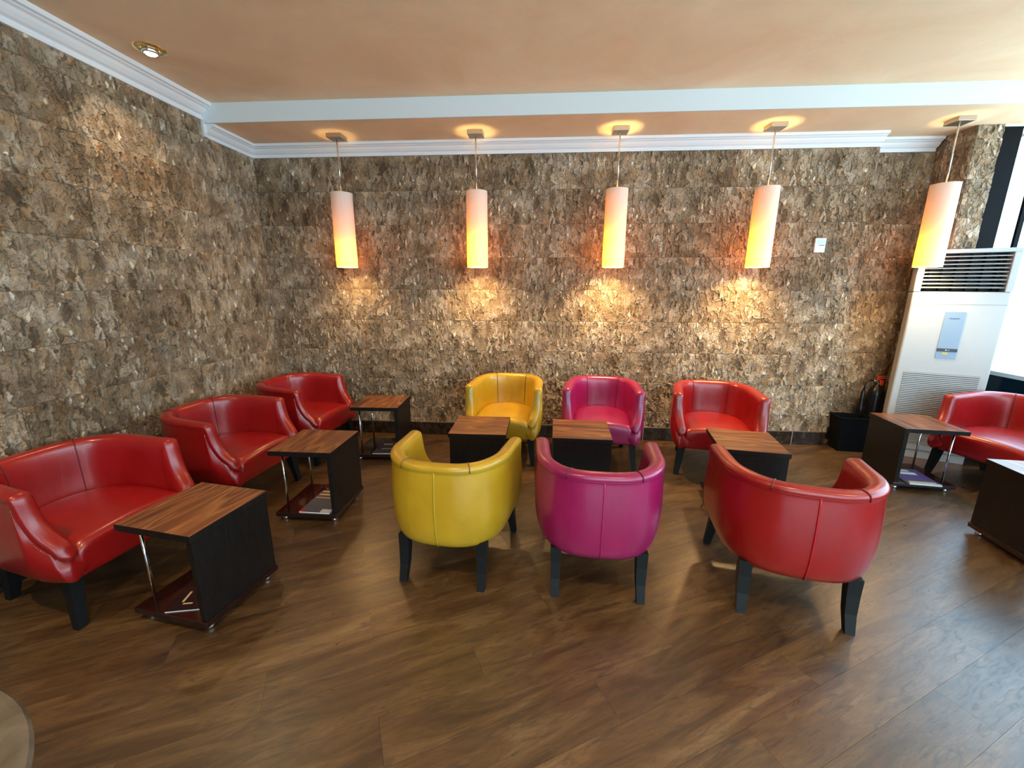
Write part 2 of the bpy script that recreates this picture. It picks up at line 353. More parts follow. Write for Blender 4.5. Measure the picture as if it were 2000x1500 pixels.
def tile_mesh(k, w, h_, x_start=0.0, flip=False):
    key = (k, round(w, 3), round(h_, 3), round(x_start, 3), flip)
    if key in _tc: return _tc[key]
    c0 = int(round(x_start/TW*NX)); nc = max(2, int(round(w/TW*NX))); nr = max(2, int(round(h_/TH*NZ)))
    c0 = min(c0, NX-nc)
    H, T, C, B, U = [a.reshape(NZ+1, NX+1)[:nr+1, c0:c0+nc+1] for a in VAR[k]]
    if flip: H, T, C, B, U = [a[:, ::-1] for a in (H, T, C, B, U)]
    xs = np.linspace(.0004, w-.0004, nc+1); zs = np.linspace(.0004, h_-.0004, nr+1); X, Z = np.meshgrid(xs, zs)
    V = np.stack([X.ravel(), -H.ravel(), Z.ravel()], 1); n1 = V.shape[0]
    # skirt back to the wall
    idx = np.arange(n1).reshape(nr+1, nc+1)
    loop = np.concatenate([idx[0, :], idx[1:, -1], idx[-1, -2::-1], idx[-2:0:-1, 0]])
    VB = V[loop].copy(); VB[:, 1] = .006; V = np.vstack([V, VB])
    q = np.stack([idx[:-1, :-1], idx[:-1, 1:], idx[1:, 1:], idx[1:, :-1]], -1).reshape(-1, 4)
    m_ = len(loop); a = np.arange(m_); b = (a+1) % m_
    sk = np.stack([loop[b], loop[a], n1+a, n1+b], -1)
    Fq = np.vstack([q, sk])
    me = bpy.data.meshes.new('bark_tile'); me.vertices.add(len(V)); me.vertices.foreach_set('co', V.ravel())
    me.loops.add(Fq.size); me.loops.foreach_set('vertex_index', Fq.ravel().astype(np.int32))
    me.polygons.add(len(Fq)); me.polygons.foreach_set('loop_start', (np.arange(len(Fq))*4).astype(np.int32))
    me.update(calc_edges=True); me.polygons.foreach_set('use_smooth', np.zeros(len(Fq), bool))
    ca_ = me.color_attributes.new('bark', 'FLOAT_COLOR', 'POINT')
    cdat = np.ones((len(V), 4), np.float32); cdat[:n1, 0] = T.ravel(); cdat[:n1, 1] = C.ravel(); cdat[:n1, 2] = B.ravel(); cdat[:n1, 3] = U.ravel()
    cdat[n1:, 0] = T.ravel()[loop]; cdat[n1:, 1] = .8; cdat[n1:, 2] = .5
    ca_.data.foreach_set('color', cdat.ravel()); me.materials.append(CORK)
    _tc[key] = me; return me
ntile = 0
def tile_run(parent, origin, ang_, a0, a1, rows, phase, ztop=None, zmin=.0):
    """tiles along local x from a0 to a1 on a vertical plane; origin = world point of local x 0"""
    global ntile
    for row in rows:
        z0 = row*TH; h_ = TH
        if ztop and z0+h_ > ztop: h_ = ztop-z0
        if h_ < .02: continue
        st_ = phase + (0 if row % 2 == 0 else .3)
        i = math.floor((a0-st_)/TW)
        while st_+i*TW < a1-1e-6:
            s0, s1 = st_+i*TW, st_+(i+1)*TW; xs = max(s0, a0); xe = min(s1, a1); i += 1
            if xe-xs < .012: continue
            me = tile_mesh(random.randrange(9), xe-xs, h_, xs-s0, random.random() < .5)
            x = origin[0]+math.cos(ang_)*xs; y = origin[1]+math.sin(ang_)*xs
            obj('bark_tile', me, parent, None, (x, y, z0), ang_); ntile += 1
rows = range(0, 9)
tile_run(wall_back, (0, Y1), 0, X0+.004, XR0, rows, -.6935)
tile_run(wall_recess, (0, YR), 0, XR0+.0, XR1-.0, rows, .2)
tile_run(wall_pier, (XR1, YR), -PI/2, 0, YR-YP+.006, rows, .1)
tile_run(wall_pier, (XR1, YR), -PI/2, 0, YR-YP+.006, [9], .1, ztop=ZL-.001)
tile_run(wall_pier, (XR1-.006, YP), 0, 0, .196, range(5, 9), 0)
tile_run(wall_pier, (XR1-.006, YP), 0, 0, .196, [9], 0, ztop=ZL-.001)
tile_run(wall_back, (XR0, Y1-.008), PI/2, 0, YR-Y1+.008, rows, .3)
# left wall: local x runs towards -Y ... faces +X
tile_run(wall_left, (X0, -.6), PI/2, 0, Y1+.6-.003, rows, .12)
tile_run(wall_left, (X0, -.6), PI/2, 0, YF+.6-.01, [9], .12, ztop=2.90)

# --- cornices
PROF = [(0, 0), (.018, .0), (.022, .014), (.014, .020), (.020, .030), (.036, .040), (.050, .058), (.060, .076), (.074, .084), (.078, .090), (.092, .094), (.096, .118), (0, .118)]
def cornice(name, pts, z, hgt, wid, lab):
    """pts: list of (x,y) wall line with inward normals handled by mitre; profile (out, up)"""
    n = len(pts); vs = []; fs = []; P = [(a*wid/.096, b*hgt/.118) for a, b in PROF]; m_ = len(P)
    for i, (x, y, nx, ny) in enumerate(pts):
        for a, b in P: vs.append((x+nx*a, y+ny*a, z+b))
    for i in range(n-1):
        for k in range(m_): fs.append((i*m_+k, i*m_+(k+1) % m_, (i+1)*m_+(k+1) % m_, (i+1)*m_+k))
    mb = MB().add(vs, fs); mb.add(vs[:m_], [tuple(range(m_))]); mb.add(vs[-m_:], [tuple(range(m_))]); return struct(name, mb, WHITE, lab)
cornice('trim_2', [(X0+.005, Y0, 1, 0), (X0+.005, YF-.001, 1, 0)], 2.82, ZH-2.82, .115, 'white moulded cornice under the high ceiling on the left wall')
cornice('trim_3', [(X0+.005, YF+.015, 1, 0), (X0+.005, Y1-.005, 1, -1), (XR0+.01, Y1-.005, 0, -1)], 2.70, .10, .095, 'white moulded cornice under the lower ceiling')
cornice('trim_4', [(XR0+.01, YR-.01, 0, -1), (XR1-.03, YR-.01, 0, -1)], 2.70, .10, .095, 'short white cornice inside the recess')
struct('trim_5', MB().box(X0, X0+.03, YF-.004, YF+.03, 2.70, 2.81), BEAMW)

# --- skirting: dark polished pieces with pale joints
def skirting(name, a0, a1, y):
    base = struct(name, MB().box(a0, a1, y-.012, y+.005, 0, .13), BLACKP, 'dark mottled skirting with a thin pale top line')
    joints = [a0]+[x for x in (-1.9, -.42, 1.06, 2.52) if a0+.1 < x < a1-.1]+[a1]
    for p, q in zip(joints[:-1], joints[1:]):
        obj('skirting_board', MB().box(p+.002, q-.002, y-.020, y-.010, .003, .132, b=.002), base, SKIRT)
    for x in joints[1:-1]: obj('joint', MB().box(x-.0025, x+.0025, y-.0195, y-.011, .0, .132), base, GROUT)
    obj('top_edge', MB().box(a0, a1, y-.019, y-.006, .132, .137), base, mat('skirting_edge', (.16, .12, .09), .4))
skirting('baseboard_back', X0+.02, XR0, Y1-.012)
skirting('baseboard_recess', XR0+.01, XR1-.01, YR-.012)
b_ = struct('baseboard_left', MB().box(X0+.0, X0+.03, -.6, Y1-.03, 0, .135, b=.002), SKIRT, 'dark mottled skirting along the left wall')

# --- window wall on the right
win = struct('window_1', MB().box(X1-.02, X1+.05, Y0+.05, YR, .775, .81).box(X1-.02, X1+.05, Y0+.05, YR, 2.78, 2.80), SILLM, 'tall bright windows of the right wall')
for a, b in [(4.07, YR-.02), (3.05, 4.05), (2.03, 3.03), (1.01, 2.01), (-.01, .99), (-1.03, -.03), (-2.05, -1.05), (-2.92, -2.07)]:
    obj('pane', MB().box(X1+.012, X1+.018, a, b, .81, 2.78), win, GLASS)
for y in (4.06, 3.04, 2.02, 1.0, -.02, -1.04, -2.06): obj('mullion', MB().box(X1-.005, X1+.03, y-.011, y+.011, .81, 2.78), win, BLKFR)
for a, b in [(3.02, YR), (1.5, 3.0), (0, 1.48), (-1.5, -.02), (-2.95, -1.52)]:
    obj('spandrel_panel', MB().box(X1-.005, X1+.03, a, b, .01, .772), win, SPAND)
post = struct('window_post', MB().box(3.652, 3.80, YP-.003, YP+.14, 0, 2.785), BLKFR, 'black window post behind the air conditioner')
struct('trim_6', MB().box(3.652, X1, YP-.006, YP+.16, 2.785, 2.80), WHITE)
# small sticker on the glass (pale round with brown bars)
sk = thing('window_sticker', 'small pale round sticker with brown mark on the window glass', 'sticker', (X1+.008, 3.79, 1.375))
mb = MB(); n = 24; mb.add([(0, .035*math.cos(2*PI*k/n), .045*math.sin(2*PI*k/n)) for k in range(n)]+[(.003, .035*math.cos(2*PI*k/n), .045*math.sin(2*PI*k/n)) for k in range(n)],
   [tuple(range(n)), tuple(range(n, 2*n))]+[(k, (k+1) % n, n+(k+1) % n, n+k) for k in range(n)])
obj('backing', mb, sk, mat('sticker_pale', (.85, .60, .48), .6))
obj('printed_mark', MB().tube([(-.001, .022, .022), (-.001, -.012, -.018)], .003, 6).tube([(-.001, -.016, .020), (-.001, .004, .002)], .003, 6), sk, mat('sticker_brown', (.35, .12, .06), .6))
# front window (behind the camera)
wf = struct('window_2', MB().box(-.7, 3.9, Y0-.1, Y0-.03, .15, .2).box(-.7, 3.9, Y0-.1, Y0-.03, 2.7, 2.75), BLKFR)
for i in range(4): obj('pane', MB().box(-.68+i*1.15, .43+i*1.15, Y0-.07, Y0-.064, .2, 2.7), wf, GLASS)
for i in range(5): obj('mullion', MB().box(-.72+i*1.15, -.68+i*1.15, Y0-.1, Y0-.03, .15, 2.75), wf, BLKFR)

# ------------------------------------------------------------------ tub armchair
ZB = .235
TOPC = [(.150, .682), (.188, .681), (.203, .664), (.209, .629), (.215, .592), (.223, .556), (.234, .522), (.248, .493), (.264, .468), (.281, .449), (.297, .432), (.309, .410), (.315, .385)]
def plan_cols():
    cols = []       # (x,y, nx,ny, ztop, Ny,Nz) right side front -> rear
    HW, RY = .320, .335
    side = []
    for y, z in TOPC[::-1]: side.append((HW + .016*min(1, max(0, (.14-abs(y-.19))/.14)) - .020*max(0, (y-.20)/.12), y, z))
    for y in (.10, .05): side.append((HW+.003+.006*(y-.04)/.06, y, .682+.010*(.15-y)/.2))
    arc = []
    nn = 26
    for i in range(1, nn+1):
        a = (PI/2)*i/nn; ex = .72
        x = HW*math.cos(a)**ex if i < nn else 0; y = -RY*math.sin(a)**.95
        z = min(.700, .682+.010*(.15-y)/.2)
        arc.append((x, y*1.0, z))
    right = side+arc
    left = [(-x, y, z) for x, y, z in right[:-1]][::-1]
    allp = right+left; n = len(allp)
    for i, (x, y, z) in enumerate(allp):
        a = allp[max(0, i-1)]; b = allp[min(n-1, i+1)]
        tx, ty = b[0]-a[0], b[1]-a[1]; L = math.hypot(tx, ty) or 1
        nx, ny = -ty/L, tx/L           # outward
        if nx*x+ny*(y-.0) < 0: nx, ny = -nx, -ny
        if y > 0: nx, ny = (1 if x > 0 else -1), 0
        ds = math.hypot(b[1]-a[1], b[2]-a[2]) or 1
        if y > .12: Ny, Nz = abs(b[2]-a[2])/ds, abs(b[1]-a[1])/ds
        else: Ny, Nz = 0, 1
        cols.append((x, y, nx, ny, z, Ny, Nz))
    return cols
COLS = plan_cols()
def section(c):
    """closed loop of points of the shell at a column: outer bottom -> rim -> inner bottom"""
    x, y, nx, ny, H, Ny, Nz = c
    def P(d, yy, z): return (x-nx*d, yy-ny*d, z)
    pts = []
    E = .036
    ty, tz = y-E*Ny, H-E*Nz                      # top of the outer body
    body = [(0, .042), (.035, .024), (.11, .009), (.25, -.003), (.48, -.009), (.72, -.006), (.93, .000)]
    for k, d in body: pts.append(P(d, y+(ty-y)*k**2, ZB+(tz-ZB)*k))
    pts.append(P(.003, ty, tz)); 
    roll = [(.036, -.004), (.023, -.006), (.009, -.001), (.002, .012), (0, .030), (.002, .046), (.009, .060), (.020, .068), (.034, .073)]
    for e_, d in roll: pts.append(P(d, y-e_*Ny, H-e_*Nz))
    iy, iz = y-.034*Ny, H-.034*Nz
    for k, d in [(.18, .080), (.42, .083), (.66, .090), (.88, .104), (1, .118)]: pts.append(P(d, iy+(y-iy)*k**2*.6, iz+(.30-iz)*k))
    return pts
def shell_mesh():
    rings = [section(c) for c in COLS]; m_ = len(rings[0]); mb = MB(); vs = []
    def shr(rg, dy, s):
        cx = sum(p[0] for p in rg)/m_; cz = sum(p[2] for p in rg)/m_
        return [(cx+(p[0]-cx)*s, p[1]+dy, cz+(p[2]-cz)*s) for p in rg]
    rings = [shr(rings[0], .012, .35), shr(rings[0], .009, .80)]+rings+[shr(rings[-1], .009, .80), shr(rings[-1], .012, .35)]
    for rg in rings: vs += rg
    n = len(rings); fs = [(i*m_+k, i*m_+(k+1) % m_, (i+1)*m_+(k+1) % m_, (i+1)*m_+k) for i in range(n-1) for k in range(m_)]
    mb.add(vs, fs, 0, True); mb.add(rings[0], [tuple(range(m_))], 0, True); mb.add(rings[-1], [tuple(range(m_))], 0, True)
    return mb
def seat_mesh():
    mb = MB(); nx, W = 28, .250; vs = []; rows = None
    for i in range(nx+1):
        u = -1+2*i/nx; x = W*u; yr = -.262*(max(0, 1-abs(u)**2.6))**.5+.02*0
        side = max(0, abs(u)-.80)/.20; crown = .022*(1-u*u)-.030*side**2
        f = .318-.004*abs(u)**3
        line = []
        for k in range(11):
            tt = k/10; y = yr+(f-.045-yr)*tt
            edge = min(1, tt/.18); line.append((x, y, .405+crown+.014*math.sin(PI*tt)-.018*(1-edge)**2))
        zt = line[-1][2]
        for a in (20, 42, 66, 90): line.append((x, f-.045+.045*math.sin(rad(a)), zt-.045+.045*math.cos(rad(a))))
        for k in (.35, .7, 1): line.append((x, f-.010*k, zt-.045+(ZB+.004-(zt-.045))*k))
        line.append((x, f-.03, ZB-.002)); line.append((x, min(yr+.02, 0)+.0, ZB-.002)); line.append((x, yr, .30))
        vs += line; rows = len(line)
    fs = [(i*rows+k, i*rows+(k+1) % rows, (i+1)*rows+(k+1) % rows, (i+1)*rows+k) for i in range(nx) for k in range(rows)]
    mb.add(vs, fs, 0, True); mb.add(vs[:rows], [tuple(range(rows))]); mb.add(vs[-rows:], [tuple(range(rows))]); return mb
def leg(points, hw):
    """square tapered leg along points (x,y,z), half widths hw"""
    vs = []; fs = []; n = len(points)
    for (x, y, z), w_ in zip(points, hw): vs += [(x-w_, y-w_, z), (x+w_, y-w_, z), (x+w_, y+w_, z), (x-w_, y+w_, z)]
    for i in range(n-1):
        for k in range(4): fs.append((i*4+k, i*4+(k+1) % 4, (i+1)*4+(k+1) % 4, (i+1)*4+k))
    return MB().add(vs, fs).add(vs[:4], [(0,3,2,1)]).add(vs[-4:], [(0,1,2,3)])
NCOL = len(COLS)
def surf(ci, idx, lift=0):
    p = section(COLS[ci])[idx]; c = COLS[ci]; return (p[0]+c[2]*lift, p[1]+c[3]*lift, p[2])
SECN = len(section(COLS[0]))
def make_chair(mb_cache, leath, pip, seam, nails):
    k = leath.name
    if k not in mb_cache:
        sh = shell_mesh().mesh('backrest', leath); se = seat_mesh().mesh('seat', leath)
        pi = MB().tube([surf(i, 7, .0015) for i in range(1, NCOL-1)], .0042, 6).mesh('piping', pip)
        mid = NCOL//2
        bs = MB().tube([surf(mid, q, .0012) for q in range(1, 8)], .0038, 6).mesh('back_seam', pip)
        # inner seams where the middle back panel meets the wings
        ins = []
        for s_ in (-1, 1):
            ci = min(range(NCOL), key=lambda i: abs(COLS[i][0]-s_*.175)+(0 if COLS[i][1] < -.15 else 9))
            pts = [surf(ci, q, .0) for q in range(SECN-15, SECN-1)]
            c = COLS[ci]; out = []
            for q in range(8, SECN-1):
                p = section(c)[q]; lift = -.0006 if q > 14 else .0; z = p[2]+(.0012 if 9 <= q <= 15 else 0)
                out.append((p[0]+c[2]*(-.001 if q > 14 else .001), p[1]+c[3]*(-.001 if q > 14 else .001), z))
            ins.append(MB().tube(out, .0026, 6).mesh('panel_seam', seam))
        # nail heads along the outside of both arm fronts
        nl = MB()
        for s_ in (-1, 1):
            pts = []
            for q in range(len(TOPC)):
                ci = q if s_ > 0 else NCOL-1-q
                p = section(COLS[ci])[6]; pts.append(Vector(p))
            pts = pts[1:11]; acc = 0; last = pts[0]
            for a, b in zip(pts[:-1], pts[1:]):
                L = (b-a).length; m_ = max(1, int(L/.0085))
                for j in range(m_):
                    p = a.lerp(b, j/m_); r_ = .0034
                    vs = [(p.x+s_*(.003+r_*.9), p.y-.004, p.z-.004)]+[(p.x+s_*.0015, p.y-.004+r_*math.cos(2*PI*h/6), p.z-.004+r_*math.sin(2*PI*h/6)) for h in range(6)]
                    nl.add(vs, [(0, h+1, (h+1) % 6+1) for h in range(6)], 0, True)
        nm = nl.mesh('nail_heads', BRASS)
        fl_, rl_ = [], []
        for s_ in (-1, 1):
            fl_.append(leg([(s_*.252, .252, .262), (s_*.264, .262, .13), (s_*.280, .277, 0)], [.027, .023, .017]).mesh('leg', BLKW))
            rl_.append(leg([(s_*.207, -.236, .262), (s_*.207, -.240, .18), (s_*.207, -.252, .09), (s_*.209, -.279, 0)], [.027, .025, .022, .018]).mesh('leg', BLKW))
        mb_cache[k] = (sh, se, pi, bs, ins, nm, fl_+rl_)
    sh, se, pi, bs, ins, nm, legs = mb_cache[k]
    root = thing('tub_armchair', 'x', 'armchair')
    o = obj('backrest', sh, root); md = o.modifiers.new('sub', 'SUBSURF'); md.levels = md.render_levels = 1
    o = obj('seat', se, root); md = o.modifiers.new('sub', 'SUBSURF'); md.levels = md.render_levels = 1
    obj('piping', pi, root); obj('back_seam', bs, root)
    for q in ins: obj('panel_seam', q, root)
    if nails: tag(obj('nail_heads', nm, root), 'row of small brass nail heads on both arm fronts', kind='stuff')
    for q in legs: obj('leg', q, root)
    return root
_cc = {}
red0 = make_chair(_cc, RED, RED2, REDS, True); yel0 = make_chair(_cc, YEL, YEL2, YELS, False); pnk0 = make_chair(_cc, PNK, PNK2, PNKS, False)
# (proto, x, y, facing degrees [direction the sitter looks], label)
chairs = [
 (red0, -2.325, 1.785, -7.5, 'red leather tub armchair nearest the camera against the left wall'),
 (red0, -2.245, 2.690, -5, 'red leather tub armchair in the middle of the three along the left wall'),
 (red0, -2.185, 3.560, -5, 'red leather tub armchair in the far left corner of the room'),
 (yel0, -.465, 2.130, 90-6.3, 'mustard yellow tub armchair with its back to the viewer'),
 (yel0, -.305, 3.690, 270-6, 'mustard yellow tub armchair facing the viewer against the back wall'),
 (pnk0, .318, 2.090, 90-2.5, 'magenta pink tub armchair with its back to the viewer'),
 (pnk0, .560, 3.640, 270-7, 'magenta pink tub armchair facing the viewer against the back wall'),
 (red0, 1.272, 2.005, 90-13, 'red leather tub armchair with its back to the viewer'),
 (red0, 1.500, 3.530, 270-11, 'red leather tub armchair facing the viewer against the back wall'),
 (red0, 3.640, 3.285, 198, 'red leather tub armchair in front of the window beside the air conditioner'),
]
used = set()
for proto, x, y, ang_, lab in chairs:
    o = proto if proto.name not in used else copy_tree(proto)
    used.add(proto.name)
    o.location = (x, y, 0); o.rotation_euler = (0, 0, rad(ang_-90)); o['label'] = lab; o['group'] = 'tub armchairs of the lounge'; o.scale = (1.065 if proto is red0 else 1.02, 1, 1)

# ------------------------------------------------------------------ side tables; local: solid panel on -Y side, rods on +Y side, grain along X
H_T = .5
def make_table():
    root = thing('side_table', 'x', 'side table')
    h = .21
    obj('tabletop', MB().box(-h, h, -h, h, H_T-.032, H_T, mi=0, top=1, b=.0015), root, [WENGE, WALNUT])
    obj('side_panel', MB().box(-h+.008, h-.008, -h+.006, -h+.034, .064, H_T-.033, b=.001), root, WENGE)
    tag(obj('shelf', MB().box(-h, h, -h, h, .034, .063, b=.004), root, WENGEG), 'glossy dark bottom shelf')
    for sx_ in (-1, 1): tag(obj('rod', MB().tube([(sx_*.150, .155, .060), (sx_*.150, .155, H_T-.030)], .0075, 12), root, CHROME), 'chrome rod')
    for sx_ in (-1, 1):
        for sy_ in (-1, 1): obj('foot', MB().lathe([(.0, .0), (.017, .0), (.020, .006), (.020, .020), (.012, .026), (.010, .036), (0, .036)], sx_*.165, sy_*.170, 14), root, CHROME)
    return root
tb0 = make_table()
# facing = direction the solid panel faces
tables = [
 (-1.640, 1.690, 0-9, 'walnut-topped side table nearest the camera beside the left red armchair'),
 (-1.530, 2.575, 0, 'walnut-topped side table with a grey magazine beside the middle left armchair'),
 (-1.455, 3.580, 2, 'walnut-topped side table in the back left by the corner armchair'),
 (-.446, 2.990, 270, 'walnut-topped side table between the two yellow armchairs'),
 (.310, 2.955, 270-2, 'walnut-topped side table between the two pink armchairs'),
 (1.430, 2.810, 270-9, 'walnut-topped side table between the two facing red armchairs'),
 (2.985, 3.340, 180-6, 'walnut-topped side table in front of the air conditioner holding a purple magazine'),
 (2.965, 2.370, 180-6, 'dark side table cut by the right edge with a glossy pale-reflecting top'),
]
TROOT = []
for i, (x, y, ang_, lab) in enumerate(tables):
    o = tb0 if i == 0 else copy_tree(tb0)
    o.location = (x, y, 0); o.rotation_euler = (0, 0, rad(ang_+90)); o['label'] = lab; o['group'] = 'side tables of the lounge'; TROOT.append(o)

# ------------------------------------------------------------------ magazines on the bottom shelves (things of their own)
def magazine(x, y, rz, wd, hd, th, cover, patches, label):
    r_ = thing('magazine', label, 'magazine', (x, y, .0635), rad(rz))
    obj('pages', MB().box(-wd/2, wd/2, -hd/2, hd/2, 0, th), r_, PAPER)
    obj('cover', MB().box(-wd/2, wd/2, -hd/2, hd/2, th, th+.0012), r_, cover)
    for (a, b, c, d, m_) in patches: obj('cover_print', MB().box(a*wd/2, b*wd/2, c*hd/2, d*hd/2, th+.0012, th+.0016), r_, m_)
    return r_
mg = mat('magazine_grey', (.10, .10, .13), .3); mbk = mat('magazine_black', (.012, .008, .010), .2); mpu = mat('magazine_purple', (.09, .055, .17), .35); mdp = mat('magazine_dark_violet', (.045, .035, .06), .3)
pr = mat('print_red', (.55, .02, .03), .4); pb = mat('print_beige', (.62, .45, .32), .5); pw = mat('print_white', (.6, .6, .65), .5); py = mat('print_yellow', (.6, .48, .12), .5); pg = mat('print_brown', (.12, .07, .05), .4)
magazine(-1.632, 1.655, 12, .21, .28, .005, mbk, [(-.62, -.52, -.6, -.1, pb), (-.56, -.46, .05, .4, pb), (-.5, -.1, -.72, -.66, pb), (.25, .75, -.45, -.38, pb), (.25, .6, .15, .42, pr), (.1, .7, .72, .78, pb)], 'dark brochure with red dot on the shelf of the nearest left table')
magazine(-1.475, 2.52, -2, .21, .29, .008, mg, [(-1, -.62, -1, -.86, pr), (-.9, .9, .28, .34, pb), (-.9, .9, .55, .66, pb), (-.9, .9, .85, 1, pb), (.35, 1, -1, -.70, pw), (-1, 1, .36, .54, pg)], 'grey magazine with red corner on the shelf of the middle left table')
magazine(-1.398, 3.53, 4, .21, .29, .006, mdp, [(-.6, .2, .4, .6, pb), (-.5, .5, -.3, -.22, pw)], 'dark violet magazine on the shelf of the back left table')
magazine(2.97, 3.25, -8, .21, .29, .010, mpu, [(-1, 1, -1, -.88, pw), (-.9, .8, -.84, -.70, py), (-.6, .5, .2, .5, pw), (-.4, .3, .6, .85, pb)], 'purple magazine with yellow lettering band on the shelf by the air conditioner')

# ------------------------------------------------------------------ pendant lamps
def make_lamp():
    root = thing('pendant_lamp', 'x', 'lamp')
    tag(obj('canopy', MB().box(-.064, .064, -.064, .064, ZL-.032, ZL-.0005, b=.002), root, STEEL), 'square steel ceiling plate')
    obj('rod', MB().tube([(0, 0, 2.318), (0, 0, ZL-.029)], .0055, 10), root, CHROME)
    R_ = .093
    mb = MB(); n = 48
    vs = []; zs = [1.70+(2.335-1.70)*i/16 for i in range(17)]
    for z in zs:
        for k in range(n): a = 2*PI*k/n; vs.append((R_*math.cos(a), R_*math.sin(a), z))
    mb.add(vs, [(i*n+k, i*n+(k+1) % n, (i+1)*n+(k+1) % n, (i+1)*n+k) for i in range(16) for k in range(n)], 0, True)
    tag(obj('lamp_shade', mb, root, SHADE), 'opal tube shade glowing amber near its bottom')
    rim = mat('shade_rim', (.8, .7, .55), .5) if 'shade_rim' not in bpy.data.materials else bpy.data.materials['shade_rim']
    for z in (1.7005, 2.3345): obj('rim', MB().tube([(R_*math.cos(2*PI*k/40), R_*math.sin(2*PI*k/40), z) for k in range(40)], .0018, 6, closed=True), root, rim)
    obj('shade_holder', MB().tube([(-R_+.001, 0, 2.318), (R_-.001, 0, 2.318)], .003, 6).tube([(0, -R_+.001, 2.318), (0, R_-.001, 2.318)], .003, 6).lathe([(0, 2.30), (.018, 2.30), (.018, 2.325), (0, 2.325)], 0, 0, 14), root, STEEL)
    obj('socket', MB().tube([(0, 0, 1.88), (0, 0, 2.30)], .007, 12), root, CERAMIC)
    blb = MB().lathe([(0, 1.755), (.014, 1.758), (.024, 1.78), (.029, 1.80), (.027, 1.825), (.018, 1.855), (.013, 1.88)], 0, 0, 16)
    obj('bulb', blb, root, BULB)
    return root
lamps = [(-1.800, 3.86, .60, 'leftmost pendant lamp with opal tube shade'), (-.583, 3.853, .85, 'second pendant lamp from the left, above the yellow armchair by the wall'),
         (.620, 3.845, 1.5, 'middle pendant lamp of the row of five'), (1.846, 3.84, 1.55, 'fourth pendant lamp from the left, beside the white wall card'), (3.190, 3.803, .5, 'rightmost pendant lamp, hanging in front of the air conditioner')]
lp0 = make_lamp()
for i, (x, y, pw_, lab) in enumerate(lamps):
    o = lp0 if i == 0 else copy_tree(lp0)
    o.location = (x, y, 0); o['label'] = lab; o['group'] = 'row of pendant lamps'
    l = bpy.data.lights.new('bulb_light', 'POINT'); l.energy = 36*pw_; l.color = (1, .66, .28); l.shadow_soft_size = .05
    lo = bpy.data.objects.new('bulb_light', l); lo.location = (0, 0, 1.790); COL.objects.link(lo); lo.parent = o

# ------------------------------------------------------------------ recessed downlights (one in view, the rest of the ceiling grid outside the frame)
def make_down():
    root = thing('ceiling_downlight', 'x', 'downlight')
    obj('trim_ring', MB().lathe([(.045, ZH-.004), (.048, ZH-.008), (.062, ZH-.010), (.082, ZH-.006), (.085, ZH-.0005)], 0, 0, 32), root, mat('ring_brass', (.85, .72, .35), .25, 1) if 'ring_brass' not in bpy.data.materials else bpy.data.materials['ring_brass'])
    obj('lamp_holder', MB().lathe([(.044, ZH-.004), (.046, ZH-.022), (.040, ZH-.030), (.034, ZH-.028), (.034, ZH-.012)], 0, 0, 24), root, CHROME)
    obj('bulb', MB().lathe([(.033, ZH-.022), (.026, ZH-.031), (.014, ZH-.036), (0.0005, ZH-.037)], 0, 0, 20), root, mat('lit_halogen', (1, .95, .8), .4, emit=(1, .86, .45), es=30) if 'lit_halogen' not in bpy.data.materials else bpy.data.materials['lit_halogen'])
    return root
downs = [(-2.42, 2.77), (-2.42, .6), (-.6, .35), (.9, .35), (2.6, .6), (-1.0, -1.4), (1.2, -1.4), (3.0, -1.4)]
dn0 = make_down()
for i, (x, y) in enumerate(downs):
    o = dn0 if i == 0 else copy_tree(dn0); o.location = (x, y, 0)
    o['label'] = 'round recessed ceiling downlight above the left cork wall' if i == 0 else 'recessed ceiling downlight of the front ceiling outside the photo'
    if i: o['group'] = 'downlights outside the frame'
    l = bpy.data.lights.new('downlight_beam', 'SPOT'); l.energy = (20 if i == 0 else 52); l.color = (1, .72, .38); l.spot_size = rad(120); l.spot_blend = .8; l.shadow_soft_size = .03
    lo = bpy.data.objects.new('downlight_beam', l); lo.location = (0, 0, ZH-.045); COL.objects.link(lo); lo.parent = o

# ------------------------------------------------------------------ floor-standing air conditioner
ac = thing('air_conditioner', 'tall white floor-standing air conditioner beside the window', 'air conditioner', (3.225, 3.925, 0), rad(-25))
W_, D_, HA = .60, .13, 1.845   # local x 0..W, front at y=0, depth to +y
body = MB().box(0, W_, .0, D_, .075, 1.50, b=.012)
body.box(0, .045, 0, D_, 1.50, 1.815, b=.004).box(W_-.045, W_, 0, D_, 1.50, 1.815, b=.004).box(0, W_, 0, D_, 1.812, HA, b=.006).box(.02, W_-.02, D_-.012, D_, 1.50, 1.815)
obj('body', body, ac, CERAMIC)
obj('outlet_cavity', MB().box(.044, W_-.044, .10, .117, 1.502, 1.812), ac, DARKV)
for k in range(9):
    z = 1.53+k*.0315
    obj('louvre', MB().extrude([(.012, z), (.060, z+.012), (.060, z+.016), (.010, z+.0065)], 'x', .046, W_-.046), ac, CERAMIC)
obj('louvre_vane', MB(), ac, BLACKP) if False else None
for k in range(6): obj('inner_vane', MB().box(.09+k*.082, .094+k*.082, .062, .098, 1.51, 1.81), ac, BLKFR)
obj('front_seam', MB().box(.004, W_-.004, -.0012, .002, 1.395, 1.398), ac, mat('seam_grey', (.35, .35, .34), .5))
